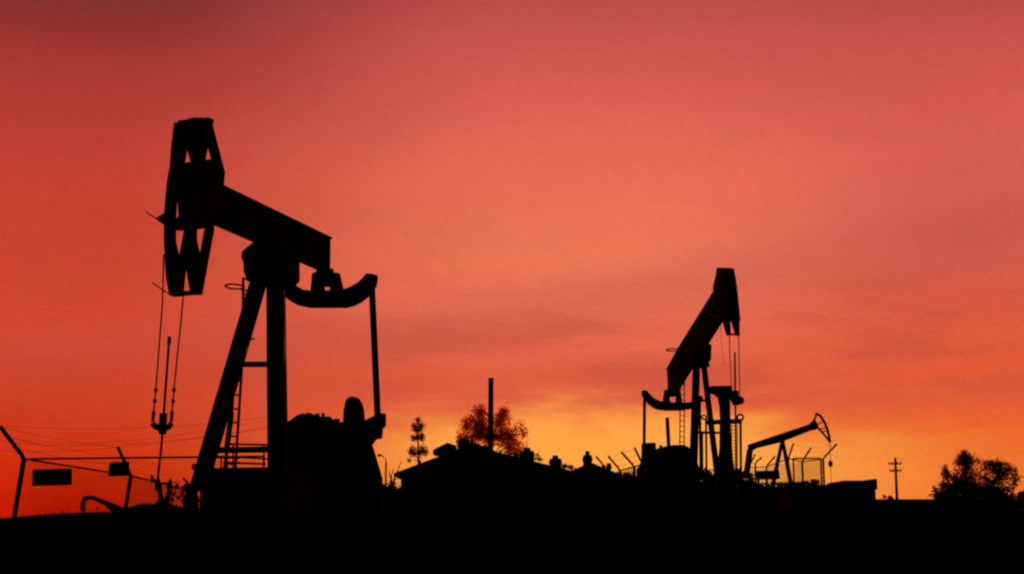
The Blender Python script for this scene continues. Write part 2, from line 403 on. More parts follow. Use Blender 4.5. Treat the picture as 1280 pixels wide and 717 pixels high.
# ------------------------------------------------------------------ second pumpjack
def pumpjack_mid():
    a = R(12); O = at(874, 447, 43.0)
    fr = Fr(O, Vector((-math.sin(a), math.cos(a), 0))); u, v = fr.u, fr.v
    t = thing('pumpjack', 'middle pumpjack with its solid horsehead raised high, right of centre', 'pumpjack', Vector((O.x, O.y, GZ)), 'pumpjacks of the oil field')
    bw = .15
    P = lambda x, y, o=0: fr.P(x, y, o)
    wb = MB()
    out = [(906, 343), (892, 367.5), (851.6, 431.6), (834.8, 461.8), (836, 485), (848, 485.5), (861.6, 463), (883, 429.5), (906, 394)]
    wb.prism([P(x, y) for x, y in out], v * .07)
    tl = [P(*q) for q in ((903, 350), (892, 367.5), (851.6, 431.6), (834.8, 461.8))]
    for i in range(3): wb.bar(tl[i], tl[i+1], .12, .04, up=v.cross(tl[i+1]-tl[i]))
    bl = [P(*q) for q in ((848, 485.5), (861.6, 463), (883, 429.5), (903, 398))]
    for i in range(3): wb.bar(bl[i], bl[i+1], .12, .04, up=v.cross(bl[i+1]-bl[i]))
    for i, k in ((0, 1), (1, 0)): wb.bar(tl[2].lerp(tl[1], k*.5), bl[1].lerp(bl[2], k*.5), .11, .03, up=v)
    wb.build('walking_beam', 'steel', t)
    # pale cable clipped across the beam
    MB().tube([P(880.5, 389.5, -.17), P(892, 394, -.17), P(902, 398.5, -.19)], .014, 6).build('beam_cable', 'pale', t)
    w = .135
    hd = MB()
    side = [(904.5, 334.8), (896.4, 334.6), (895, 344.5), (891.8, 357), (891.8, 367), (896, 380), (903.5, 402), (908.5, 419.3), (913, 419.3), (912.6, 404), (911, 385), (908.6, 362), (906.5, 346)]
    S = [P(x, y, -w) for x, y in side]
    hd.prism(S, v * .03)
    hd.prism([fr.mirror(p) for p in S], v * .03)
    head = hd.build('horsehead', 'steel', t)
    fr_path = [(904.3, 335.2), (906.3, 346), (908.4, 362), (910.8, 385), (912.2, 401)]
    fp = MB(); L = [P(x, y, -w - .02) for x, y in fr_path]
    for i in range(len(L) - 1):
        fp.prism([L[i] - u*.02, L[i+1] - u*.02, fr.mirror(L[i+1]) - u*.02, fr.mirror(L[i]) - u*.02], u * .05)
    tp = [P(904.3, 335.2, -w), P(897, 335, -w)]
    fp.prism([tp[0], tp[1], fr.mirror(tp[1]), fr.mirror(tp[0])], Z * .04)
    fp.build('face_plate', 'steel', head)
    rl_ = MB()
    for s_ in (0, 1):
        pts = [P(911, 398, -w - .015), P(910.8, 419, -w - .015)]
        if s_: pts = [fr.mirror(p) for p in pts]
        rl_.bar(pts[0], pts[1], .05, .05)
    cb = P(912.3, 417.5, -w); rl_.bar(cb, fr.mirror(cb), .04, .05)
    rl_.build('rail', 'steel', head)
    Yh = P(912, 417, 0).y
    for x0, x1 in ((911.8, 915.2), (923.3, 925)):
        MB().tube([at(x0, 412, Yh), at(x0 + .3, 440, Yh), at(x1, 500, Yh)], .013, 6).build('bridle_rope', 'wire', t)
    MB().tube([at(918.5, 440, Yh), at(919.8, 560, Yh), at(920, 600, Yh)], .026, 8).build('polished_rod', 'steel', t)
    MB().tube([at(900.5, 402, Yh), at(902, 430, Yh), at(905, 456, Yh)], .006, 5).build('loose_wire', 'wire', t)
    c_ = MB(); c_.bar(at(913.5, 499, Yh), at(926.5, 500, Yh), .13, .15); c_.ball(at(925.2, 500, Yh), .12); c_.tube([at(919.2, 488, Yh), at(919.6, 506, Yh)], .1, 10); c_.ball(at(914.5, 496, Yh), .09)
    c_.build('carrier_bar', 'steel', t, smooth=True)
    s = MB(); s.prism([fr.N(x, y, 0) for x, y in ((866, 434), (882, 430), (886, 432), (885.5, 450), (883, 453), (884, 459), (866, 459), (863, 448))], u * .5)
    s.build('saddle_bearing', 'steel', t)
    # posts
    zb = GZ
    def leg(p, q, w0):
        MB().bar(p, q, w0, .2, up=Vector((0, 1, 0))).build('leg', 'steel', t)
    leg(at(869.5, 452, 42.9), at(864.5, 605, 41.8), .15); leg(at(879.2, 452, 42.8), at(898, 605, 41.6), .15)
    leg(at(872, 452, 43.2), at(868.5, 605, 44.6), .13)
    MB().bar(at(866, 500, 42.5), at(884, 500, 42.4), .06, .07).build('brace', 'steel', t)
    MB().bar(at(867, 540, 42.2), at(890, 540, 42.0), .05, .06).build('brace', 'steel', t)
    # ladder behind
    la = MB(); Yl = 43.6
    A0, A1 = at(850.5, 470, Yl), at(849.5, 575, Yl); B0, B1 = at(855.8, 470, Yl), at(855, 575, Yl)
    la.tube([A0, A1], .018, 6); la.tube([B0, B1], .018, 6); lad = la.build('ladder', 'galv', t)
    for i in range(16):
        k = (i + .5) / 16; MB().tube([lerp(A0, A1, k), lerp(B0, B1, k)], .012, 5).build('rung', 'galv', lad)
    m = MB(); hc = at(840.5, 437, 43.5)
    m.tube([hc + Vector((.19 * math.cos(q), .3 * math.sin(q), 0)) for q in [2*math.pi*i/20 for i in range(21)]], .02, 6)
    m.build('safety_hoop', 'galv', lad)
    # equalizer
    ut = fr.U(P(841, 480)); e = MB()
    up_ = [(803, 487.5), (807.5, 488), (812, 493.5), (817, 498), (824, 501), (832, 502.3), (850, 503), (862, 502.5), (870, 499), (876, 494)]
    lo_ = [(803.5, 494), (807, 499.5), (811, 504), (816.5, 508.5), (823, 511.5), (832, 512.6), (852, 512.6), (863, 511), (872, 507), (878, 500)]
    U_ = [fr.N(x, y, ut) for x, y in up_]; L_ = [fr.N(x, y, ut) for x, y in lo_]
    for i in range(len(U_) - 1): e.prism([U_[i], U_[i+1], L_[i+1], L_[i]], u * .22)
    eq = e.build('equalizer', 'steel', t)
    for pts in (((829, 503), (831, 487), (835.5, 486), (837, 503)), ((845, 503), (846, 488), (849.5, 487), (852, 503))):
        MB().prism([fr.N(x, y, ut) for x, y in pts], u * .16).build('bearing_bracket', 'steel', eq)
    MB().prism([fr.N(x, y, ut) for x, y in ((836.5, 480), (848, 480), (846.5, 493), (843, 495.5), (839, 495), (836.5, 490))], u * .35).build('tail_bearing', 'steel', t)
    MB().bar(fr.N(805.8, 490, ut), fr.N(804.8, 590, ut - .3), .08, .1).build('pitman_arm', 'steel', t)
    MB().bar(fr.N(874.5, 497, ut), fr.N(876, 590, ut - .3), .08, .1).build('pitman_arm', 'steel', t)
    cr = MB(); cr.prism([fr.N(x, y, ut - .4) for x, y in ((804, 553.5), (817.5, 553), (818.5, 567), (823, 590), (803, 590))], u * .4); crank = cr.build('crank', 'steel', t, bevel=.02)
    cr = MB(); cr.prism([fr.N(x, y, ut - .35) for x, y in ((801, 580), (812, 566), (822, 562), (830, 575), (830, 604), (799, 604))], u * .5); cr.build('counterweight', 'rust', crank, bevel=.03)
    g = MB(); hump = [(815, 569), (822, 564), (827, 559.5), (834, 557), (846, 557), (852, 559), (857, 564), (862, 575), (868, 590), (868, 640), (803, 640), (803, 585)]
    g.prism([fr.N(x, y, ut - .5) for x, y in hump], u * 1.3)
    p = fr.N(826, 558, ut - .5); g.tube([p - Z*.1, p + Z*.06], .05, 8)
    g.build('gear_reducer', 'steel', t, bevel=.03)
    MB().tube([fr.N(836, 560, ut - .6), fr.N(834, 521.5, ut - .6)], .062, 10).build('exhaust_pipe', 'rust', t)
    sk = MB()
    for s_ in (-.6, .6): sk.bar(fr.O + u*(-2.0) + v*s_ + Z*(2.5 - O.z), fr.O + u*(ut + 1) + v*s_ + Z*(2.5 - O.z), .25, .35)
    for q in (-1.8, 0, 1.5, ut + .7): sk.bar(fr.O + u*q - v*.6 + Z*(2.48 - O.z), fr.O + u*q + v*.6 + Z*(2.48 - O.z), .2, .3)
    sk.build('base_frame', 'steel', t)
    pl = MB(); cs = [at(797, 620, 43.4), at(902, 620, 40.6), at(918, 620, 42.5), at(868, 620, 46.5), at(803, 620, 46.5)]
    zt = at(860, 601, 41.5).z
    cs = [Vector((c.x, c.y, (GZ - .2 + zt) / 2)) for c in cs]
    pl.prism(cs, Z * (zt - GZ + .2)); o = pl.build('concrete_plinth', 'conc', bevel=.03); cen = sum(cs, Vector()) / 5; rebase(o, Vector((cen.x, cen.y, GZ)))
    tag(o, 'concrete plinth under the middle pumpjack beside the houses', 'plinth')
    return fr, Yh
FR2, YH2 = pumpjack_mid()
# service frame that stands over the second well
def service_frame():
    Y = YH2 - .3
    t = thing('service_frame', 'thick post with a square top box and pipe arms beside the middle pumpjack', 'well service frame', Vector((at(906, 600, Y).x, Y, GZ)))
    MB().prism([at(x, y, Y) for x, y in ((886.5, 483), (913.5, 482.5), (914, 491), (912, 495), (908, 497), (897, 495), (893, 491.5), (887, 491.5))], Vector((0, .5, 0))).build('top_box', 'steel', t, bevel=.02)
    MB().prism([at(x, y, Y) for x, y in ((897, 494), (911, 494), (912, 510), (912.8, 540), (915.5, 575), (920, 600), (920, 640), (893, 640), (896, 590), (900, 560), (900.5, 520), (900, 508))], Vector((0, .34, 0))).build('post', 'steel', t, bevel=.03)
    MB().bar(at(884, 527.5, Y), at(927, 526, Y), .1, .13).build('cross_arm', 'steel', t)
    MB().bar(at(877, 540.5, Y), at(902, 540.5, Y), .05, .06).build('cross_arm', 'steel', t)
    m = MB(); m.ring(at(925.3, 521.2, Y), Vector((0, 1, 0)), .085, .03); m.build('hand_wheel', 'rust', t)
    m = MB(); m.ring(at(907, 502, Y - .2), Vector((0, 1, 0)), .085, .03); m.build('hand_wheel', 'rust', t)
    m = MB(); m.ring(at(880, 521, Y), Vector((0, 1, 0)), .06, .022); m.build('hand_wheel', 'rust', t)
    for x, y0, r_ in ((925.5, 525, .035), (882.5, 522, .03), (877.8, 540, .025)):
        MB().tube([at(x, y0, Y), Vector((at(x, 600, Y).x, Y, GZ))], r_, 8).build('pipe', 'steel', t)
    la = MB(); A0, A1, B0, B1 = at(914.5, 530, Y), at(914.8, 600, Y), at(921.5, 530, Y), at(921.8, 600, Y)
    la.tube([A0, A1], .012, 5); la.tube([B0, B1], .012, 5); lad = la.build('ladder', 'galv', t)
    for i in range(16): k = (i + .5) / 16; MB().tube([lerp(A0, A1, k), lerp(B0, B1, k)], .009, 5).build('rung', 'galv', lad)
service_frame()
# ------------------------------------------------------------------ small far pumpjacks, seen from the side
def far_pumpjack(label, Y, tr, head_arc, beam, legs, pit, rope, head_struts, extra=True):
    """tr maps a picture point of the pattern; all lies in a plane Y metres off"""
    D = Vector((0, 1, 0)); q = lambda x, y, o=0: at(*tr(x, y), Y) + D * o
    b0 = q(*legs[0][0]); t = thing('pumpjack', label, 'pumpjack', Vector((b0.x, Y, GZ)), 'pumpjacks of the oil field')
    MB().prism([q(*p) for p in beam], D * .3).build('walking_beam', 'steel', t)
    h = MB()
    for o in (-.13, .13):
        h.tube([q(*p, o) for p in head_arc], .05, 6)
        for s_ in head_struts: h.tube([q(*p, o) for p in s_], .035, 6)
    h.bar(q(*head_arc[0], -.2), q(*head_arc[0], .2), .08); h.bar(q(*head_arc[-1], -.2), q(*head_arc[-1], .2), .08)
    h.build('horsehead', 'steel', t)
    for p, e in legs:
        for o in (-.55, .55):
            a_ = q(*p, o * .2); b_ = q(*e, o * .5); d = (b_ - a_); b2 = a_ + d * ((GZ - a_.z) / d.z)
            MB().bar(a_, b2, .14, .13, up=D).build('leg', 'steel', t)
    for o in (-.45, .45):
        MB().bar(q(*pit[0], o), q(*pit[1], o), .2, .16, up=D).build('pitman_arm', 'steel', t)
    MB().tube([q(*p) for p in rope], .02, 5).build('bridle_rope', 'wire', t)
    c = q(*rope[1]); MB().ball(c - Z*.1, .14, .14, .2).build('carrier_bar', 'steel', t)
    e = q(*pit[1]); g = MB(); g.prism([Vector((e.x + dx, Y, z)) for dx, z in ((-.3, GZ), (1.9, GZ), (1.9, GZ + 1.6), (1.2, GZ + 2.1), (.4, GZ + 2.0), (-.3, GZ + 1.0))], D * .9); g.build('gear_reducer', 'steel', t)
idt = lambda x, y: (x, y)
far_pumpjack('smallest whole pumpjack, at right, nodding head up above a wire fence', 82.0, idt,
    [(1021, 516.5), (1025.5, 519.5), (1030, 526), (1033.5, 534), (1036, 543), (1037.3, 551.5)],
    [(934.5, 555.5), (937, 554.5), (1012, 529.5), (1018, 523), (1023, 533), (1020, 536.5), (1013, 538), (976, 552.5), (945, 560), (936.5, 566)],
    [((978, 549), (969, 592)), ((978, 549), (989, 606))],
    [(937.5, 561), (932.5, 597)],
    [(1037.3, 551), (1038, 577), (1039, 604)],
    [[(1021, 516.5), (1016.5, 527)], [(1020, 532), (1028, 540), (1037.3, 551.5)], [(1022, 530), (1030, 526)], [(1025, 536), (1033.5, 534)], [(1028, 539), (1035, 538)]])
S4 = .55
tr4 = lambda x, y: (104.5 + (1037.3 - x) * .56, 620 + (y - 519) * .50 * (1 if y > 519 else 1))
def pumpjack_left():
    Y = 74.0; D = Vector((0, 1, 0)); q = lambda x, y, o=0: at(x, y, Y) + D * o
    t = thing('pumpjack', 'distant pumpjack at far left, only its drooping beam and head above the bank', 'pumpjack', Vector((at(150, 640, Y).x, Y, GZ)), 'pumpjacks of the oil field')
    MB().prism([q(*p) for p in ((107, 621), (113, 618.5), (119, 620), (135, 626), (153, 633), (190, 647), (189, 652), (140, 639.5), (132, 631), (119, 625.5), (113, 623.5), (109, 625))], D * .35).build('walking_beam', 'steel', t)
    h = MB()
    for o in (-.2, .2): h.tube([q(108.5, 620.5, o), q(105, 624, o), q(103.8, 631, o), q(104.2, 638, o)], .08, 6)
    h.bar(q(104.2, 638, -.2), q(104.2, 638, .2), .08)
    h.build('horsehead', 'steel', t)
    a_ = q(150, 634); 
    for dx in (-1.4, 1.2):
        for o in (-.5, .5): MB().bar(a_ + D*o*.3, Vector((a_.x + dx, Y + o, GZ - .1)), .18, .16, up=D).build('leg', 'steel', t)
    MB().tube([q(103.6, 636), q(103.6, 652)], .02, 5).build('bridle_rope', 'wire', t)
    MB().tube([q(120, 638), q(122, 633), q(124, 636)], .03, 5).build('pipe', 'steel', t)
pumpjack_left()
# ------------------------------------------------------------------ chain link fences
def clip_wires(a, b, h, step, r, mb):
    """diamond mesh of round wires over the panel a-b (a, b at the foot), h high"""
    d = b - a; L = d.length; d.normalize(); n = int((L + h) / step); nn = d.cross(Z) * .004
    for s_ in (1, -1):
        for i in range(n):
            x0 = -h + i * step
            p, q = (x0, 0.), (x0 + h, h)
            if p[0] < 0: p = (0, -x0)
            if q[0] > L: q = (L, L - x0)
            if q[0] - p[0] < .02: continue
            if s_ < 0: p, q = (L - p[0], p[1]), (L - q[0], q[1])
            A = a + d * p[0] + Z * p[1]; B = a + d * q[0] + Z * q[1]
            k = len(mb.v); e = (B - A).normalized(); f_ = e.cross(nn).normalized() * r; g_ = nn.normalized() * r
            off = nn * s_
            mb.v += [A + f_ + off, A - f_*.5 + g_ + off, A - f_*.5 - g_ + off, B + f_ + off, B - f_*.5 + g_ + off, B - f_*.5 - g_ + off]
            mb.f += [(k, k+1, k+4, k+3), (k+1, k+2, k+5, k+4), (k+2, k, k+3, k+5)]
def fence(label, posts, runs, arm, pr, rr, top, wires=3, mesh=True, wr=.004, step=.1, lean=0., stand=None):
    """posts: points at rail height; runs: index pairs; arm: offset of the barbed wire arm"""
    base = Vector((posts[0].x, posts[0].y, GZ))
    t = thing('chain_link_fence', label, 'fence', base)
    for i, p in enumerate(posts):
        if stand is not None and i not in stand: continue
        g = Vector((p.x - lean, p.y, ground_z(p.x, p.y) - .1))
        am = arm[i] if isinstance(arm, list) else arm
        pts = [g, p] + ([p + am * .12 + Z * .03, p + am] if am is not None else [])
        MB().tube([g, p], pr, 8).build('post', 'galv', t)
        if am is not None: MB().tube([p - Z*.03, p + am*.1 + Z*.02, p + am], pr * .85, 8).build('barbed_wire_arm', 'galv', t)
    for i, j in runs:
        a_, b_ = posts[i], posts[j]
        MB().tube([a_ - Z*top, b_ - Z*top], rr, 6).build('rail', 'galv', t)
        if wires and arm is not None:
            m = MB()
            for k in range(wires):
                f_ = (k + 1) / wires * .97
                aa = a_ + (arm[i] if isinstance(arm, list) else arm) * f_; bb = b_ + (arm[j] if isinstance(arm, list) else arm) * f_
                n = 10; m.tube([lerp(aa, bb, s_ / n) - Z * (.05 * math.sin(math.pi * s_ / n)) for s_ in range(n + 1)], .005, 4)
            m.build('barbed_wire', 'wire', t)
        if mesh:
            m = MB(); ga = Vector((a_.x, a_.y, ground_z(a_.x, a_.y))); gb = Vector((b_.x, b_.y, ga.z))
            clip_wires(ga, gb, min(a_.z, b_.z) - top - ga.z - .02, step, wr, m); m.build('wire_mesh', 'galv', t)
    return t
YF = 38.0
c0 = at(30, 573, YF); c1 = at(163.5, 594, YF * 92 / 71); c2 = at(243, 613.5, YF * 92 / 51.5)
e1 = at(330, 570, YF + .4)
am = lambda a_, px, py: at(px, py, a_.y) - a_
F1 = fence('chain link fence with angled barbed wire arms running back from the left edge', [c0, c1, c2], [(0, 1), (1, 2)], [am(c0, 0, 532.5), am(c1, 147, 558), am(c2, 229, 597)], .07, .03, 0, wires=3, wr=.0015, lean=.22)
ed = [c0 + Vector((.25, 0, -.0)), e1]
F2 = fence('chain link fence across the lot behind the largest pumpjack, carrying two dark signs', [c0 + Vector((.16, .02, 0)), lerp(c0, e1, .5), e1], [(0, 2)], None, .03, .03, 0, wires=0, wr=.0013, stand=(2,))
# dark signs wired to the fence
def sign_board(label, quad, Y):
    cs = [at(x, y, Y) for x, y in quad]; cen = sum(cs, Vector()) / 4
    t = thing('sign_board', label, 'sign', cen)
    MB().prism(cs, Vector((0, .03, 0))).build('panel', 'sign', t)
    f_ = MB()
    for i in range(4): f_.bar(cs[i] - Vector((0, .02, 0)), cs[(i+1) % 4] - Vector((0, .02, 0)), .035, .035)
    f_.build('frame', 'steel', t)
sign_board('wide black sign hung on the fence at far left, no writing visible', [(42, 587), (89.5, 586), (89.3, 605), (41.5, 606)], YF - .06)
sign_board('small black sign hung beside the angled second fence post', [(138, 578), (161.5, 577), (160.5, 593.5), (136.5, 594)], YF - .04)
# fence at the near houses
Y3 = 56.0
q = [at(753.5, 580.5, Y3 + 9), at(775, 587.5, Y3 + 4), at(792.8, 583, Y3), at(803, 580, Y3 - 3)]
fence('barbed wire fence between the house roofs and the middle pumpjack', q, [(1, 2), (2, 3)], [am(q[0], 744.7, 569.5), am(q[1], 760, 569.3), am(q[2], 776.5, 564.5), am(q[3], 793, 559)], .05, .03, 0, wr=.0022, step=.12)
# fence compound round the small far pumpjack
Y4 = 73.0
q = [at(936, 584, Y4 + 16), at(944, 579, Y4 + 14), at(958, 583, Y4 + 12), at(985.5, 572.5, Y4 + 6), at(1002.8, 576.5, Y4 + 3), at(1029, 573, Y4)]
fence('barbed wire fence compound below the head of the smallest whole pumpjack', q, [(0, 2), (2, 3), (3, 4), (4, 5)],
      [am(q[0], 944, 567), am(q[1], 952, 571), am(q[2], 969, 569.5), am(q[3], 992, 553.5), am(q[4], 1014, 559), am(q[5], 1046, 554.5)], .055, .03, 0, wr=.0022, step=.14)
m = thing('gate', 'pipe framed gate in the fence below the small pumpjack head', 'gate', Vector((at(1010, 600, Y4 - 1).x, Y4 - 1, GZ)))
g0, g1 = at(991.5, 572.5, Y4 + 4), at(1026, 572.5, Y4 + 1.0)
G0, G1 = Vector((g0.x, g0.y, GZ + .1)), Vector((g1.x, g1.y, GZ + .1))
MB().tube([g0, g1, G1, G0, g0], .05, 6).build('frame', 'galv', m)
w_ = MB(); clip_wires(G0, G1, g0.z - GZ - .15, .14, .003, w_); w_.build('wire_mesh', 'galv', m)
# board on posts in front of the small pumpjack
Yb = 66.0
t = thing('sign_board', 'long dark board on short posts in front of the smallest whole pumpjack', 'sign', Vector((at(960, 600, Yb).x, Yb, GZ)))
MB().prism([at(x, y, Yb) for x, y in ((945, 588), (973.5, 587.5), (974.5, 597), (972, 598.5), (946, 599))], Vector((0, .25, 0))).build('panel', 'sign', t, bevel=.02)
for x in (948, 958.5, 967.5): MB().bar(at(x, 597, Yb), Vector((at(x, 600, Yb).x, Yb, GZ)), .1).build('post', 'wood', t)
# ------------------------------------------------------------------ long low walls and flat roofed block at right
def gz(p): return Vector((p.x, p.y, GZ))
def slab(name, label, cat, x0, x1, ytop, Y, thick, m, cap=.08):
    a_, b_ = at(x0, ytop, Y), at(x1, ytop, Y); c = (a_ + b_) / 2; h = a_.z - GZ + .2
    t = thing(name, label, cat, Vector((c.x, Y, GZ)))
    MB().box(Vector((c.x, Y, GZ - .2 + (h - cap) / 2)), b_.x - a_.x, thick, h - cap).build('wall', m, t)
    MB().box(Vector((c.x, Y, a_.z - cap / 2)), b_.x - a_.x + .1, thick + .12, cap).build('coping', 'conc', t)
    return t
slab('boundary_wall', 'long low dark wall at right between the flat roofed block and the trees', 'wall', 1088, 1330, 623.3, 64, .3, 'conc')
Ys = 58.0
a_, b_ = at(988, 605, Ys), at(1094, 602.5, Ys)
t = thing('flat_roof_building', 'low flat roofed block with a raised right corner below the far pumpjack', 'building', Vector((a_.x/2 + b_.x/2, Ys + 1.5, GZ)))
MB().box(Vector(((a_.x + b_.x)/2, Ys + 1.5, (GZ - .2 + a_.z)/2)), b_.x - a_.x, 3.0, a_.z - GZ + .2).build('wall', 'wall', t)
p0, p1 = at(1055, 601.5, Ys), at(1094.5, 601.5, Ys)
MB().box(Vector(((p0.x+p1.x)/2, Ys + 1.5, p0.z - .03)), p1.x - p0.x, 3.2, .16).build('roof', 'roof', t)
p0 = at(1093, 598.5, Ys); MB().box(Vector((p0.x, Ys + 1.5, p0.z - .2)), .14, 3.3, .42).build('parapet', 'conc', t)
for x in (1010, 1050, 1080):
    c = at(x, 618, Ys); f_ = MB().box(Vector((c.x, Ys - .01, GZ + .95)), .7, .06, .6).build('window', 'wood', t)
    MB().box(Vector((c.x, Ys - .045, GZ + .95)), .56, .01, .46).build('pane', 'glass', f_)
# ------------------------------------------------------------------ houses
def house(label, eL, peak, eR, Y, depth, chims, win=2):
    """gable end towards the camera; eL, peak, eR are roof points, chims = (x0, x1, ytop, metres behind the gable, cap?)"""
    L, Pk, Rr = at(*eL, Y), at(*peak, Y), at(*eR, Y)
    t = thing('house', label, 'house', Vector((Pk.x, Y + depth / 2, GZ)), 'houses behind the oil field')
    zl = L.z; dz = Vector((0, depth / 2, 0))
    wl, wr = L + Vector((.35, 0, 0)), Rr - Vector((.35, 0, 0))
    body = [Vector((wl.x, Y, GZ - .2)), Vector((wr.x, Y, GZ - .2)), wr - Z*.12, Pk - Z*.16, wl - Z*.12]
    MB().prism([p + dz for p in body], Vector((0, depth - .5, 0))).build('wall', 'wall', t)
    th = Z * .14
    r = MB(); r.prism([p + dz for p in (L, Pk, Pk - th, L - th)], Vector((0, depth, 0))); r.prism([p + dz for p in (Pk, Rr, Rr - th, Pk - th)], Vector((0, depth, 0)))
    # ragged shingle courses along the gable edge
    roof = r.build('roof', 'roof', t)
    for (x0, x1, y, back, kind) in chims:
        Yc = Y + back; p, q_ = at(x0, y, Yc), at(x1, y, Yc); c = MB(); w = q_.x - p.x; xm = (p.x + q_.x) / 2
        zb = min(L.z, Rr.z); c.box(Vector((xm, Yc, (p.z + zb) / 2)), w, w * .9, p.z - zb)
        if kind: c.box(Vector((xm, Yc, p.z - .2)), w + .07, w * .9 + .07, .16)
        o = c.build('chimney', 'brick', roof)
        if kind == 2: MB().tube([Vector((xm, Yc, p.z - .02)), Vector((xm, Yc, p.z + .2))], w * .3, 10, w * .24).build('chimney_pot', 'brick', roof)
    for kx in (.3, .62):
        e_ = lerp(L, Pk, kx) if kx < .5 else lerp(Pk, Rr, kx - .3); p = e_ + Vector((0, 1.2 + kx, 0))
        MB().tube([p - Z*.1, p + Z*.28], .05, 8).build('vent_pipe', 'galv', roof)
    for i in range(win):
        k = (i + 1) / (win + 1); x = wl.x + (wr.x - wl.x) * k
        f_ = MB().box(Vector((x, Y + .23, GZ + 1.5)), 1.1, .1, 1.2).build('window', 'wood', t)
        MB().box(Vector((x, Y + .17, GZ + 1.5)), .94, .02, 1.04).build('pane', 'glass', f_)
    return t, roof
HA, rA = house('largest dark gabled house with a sloping roof rising toward the tall plain pole', (492, 591), (594, 552.5), (690, 596), 72, 9, [])
# raised dormer on its left slope
d = MB(); pts = [at(x, y, 73.2) for x, y in ((541, 567), (541.5, 561.5), (559.5, 552.8), (569, 556), (571, 566))]
d.prism([p + Vector((0, 1, 0)) for p in pts], Vector((0, 2.2, 0))); d.build('dormer', 'roof', HA)
house('low gabled house right of the tall plain pole with two squat chimneys', (560, 581), (606, 560.5), (728, 591), 80, 8, [(650, 667.5, 563.5, 1.5, 2), (687, 701.5, 573, 1.8, 2)])
house('small gabled house with a slim chimney beside the barbed wire fence', (708, 592), (737, 576.5), (806, 605), 66, 7, [(729, 739.5, 568.5, 1.0, 2), (758.5, 763.5, 578.5, 1.2, 1)], 1)
# tall plain pole in front of the houses
Yp = 62.0
p = at(613.7, 473, Yp); pb = Vector((at(612.5, 600, Yp).x, Yp, GZ - .2))
o = MB().tube([pb, lerp(pb, p, .5), p], .135, 14, .115); o.tube([p - Z*.02, p + Z*.03], .125, 14)
o = o.build('pole', 'wood'); rebase(o, Vector((pb.x, Yp, GZ))); tag(o, 'tall plain thick pole rising in front of the red leafed tree', 'pole')
# pyramid top of a small shed at the pole's foot
t = thing('shed', 'small shed with a pointed roof at the foot of the tall plain pole', 'shed', Vector((at(605, 600, 64).x, 64.5, GZ)))
c = at(606, 555.5, 64.5); k = MB(); e = 1.2; zc = c.z - .75
k.v += [Vector((c.x - e, 64.5 - e, zc)), Vector((c.x + e, 64.5 - e, zc)), Vector((c.x + e, 64.5 + e, zc)), Vector((c.x - e, 64.5 + e, zc)), c]
k.f += [(0, 1, 4), (1, 2, 4), (2, 3, 4), (3, 0, 4), (3, 2, 1, 0)]; k.build('roof', 'roof', t)
MB().box(Vector((c.x, 64.5, (GZ + zc) / 2 - .11)), 2.0, 2.0, zc - GZ + .18).build('wall', 'wall', t)
# ------------------------------------------------------------------ street lamp, utility poles, wires
Yl = 84.0
t = thing('street_lamp', 'small curved arm street lamp left of the houses', 'street lamp', Vector((at(483, 610, Yl).x, Yl, GZ)))
pt = at(482.6, 577, Yl); MB().tube([Vector((at(482, 610, Yl).x, Yl, GZ)), pt], .07, 8, .05).build('pole', 'galv', t)
MB().tube([pt, at(481.5, 573, Yl), at(479, 570, Yl), at(475.5, 568.3, Yl)], .03, 6).build('arm', 'galv', t)
MB().ball(at(474.5, 568.6, Yl), .14, .12, .08).build('lamp_head', 'galv', t)
Yu = 170.0
t = thing('utility_pole', 'far utility pole with two crossarms standing above the low wall', 'utility pole', Vector((at(1121, 623, Yu).x, Yu, GZ)))
MB().tube([Vector((at(1121.8, 640, Yu).x, Yu, GZ)), at(1119, 571.5, Yu)], .2, 8, .14).build('pole', 'wood', t)
for x0, x1, y in ((1110.5, 1126.5, 579.2), (1112, 1127, 588)):
    a_ = MB().bar(at(x0, y, Yu - .2), at(x1, y, Yu - .2), .14, .16).build('crossarm', 'wood', t)
    for k in (.05, .3, .7, .95): MB().tube([lerp(at(x0, y, Yu-.2), at(x1, y, Yu-.2), k), lerp(at(x0, y, Yu-.2), at(x1, y, Yu-.2), k) + Z*.25], .07, 6).build('insulator', 'glass', a_)
Yv = 110.0
hp = at(346, 512, Yv)
t = thing('utility_pole', 'wooden utility pole standing behind the post of the largest pumpjack', 'utility pole', Vector((hp.x, Yv, GZ)))
MB().tube([Vector((hp.x, Yv, GZ)), hp], .15, 8, .11).build('pole', 'wood', t)
for y in (519, 531): MB().bar(at(340, y, Yv), at(352, y, Yv), .1, .12).build('crossarm', 'wood', t)
def cable(label, pts, r):
    P_ = [at(x, y, Yc) for x, y, Yc in pts]; n = 14; path = []
    # smooth curve through the three given points
    for i in range(n * 2 + 1):
        s_ = i / (n * 2); L0 = (1-s_)*(1-2*s_); L1 = 4*s_*(1-s_); L2 = s_*(2*s_-1); path.append(P_[0]*L0 + P_[1]*L1 + P_[2]*L2)
    o = MB().tube(path, r, 5).build('power_line', 'wire'); rebase(o, path[0].copy())
    tag(o, label, 'power line', 'power lines over the left fence')
cable('topmost of the thin power lines sagging over the left fence', [(-60, 527, 96), (150, 535, 103), (345, 519, 110)], .011)
cable('second power line, sagging lowest just above the left sign', [(-60, 541, 96), (130, 556, 103), (345, 531, 110)], .011)
cable('third power line, dipping toward the corner fence post', [(-60, 548, 90), (90, 563, 100), (349, 532, 110)], .009)
cable('fourth power line, sloping up out of the left edge beside the angled post', [(-60, 515, 60), (120, 553, 85), (351, 520, 110)], .008)
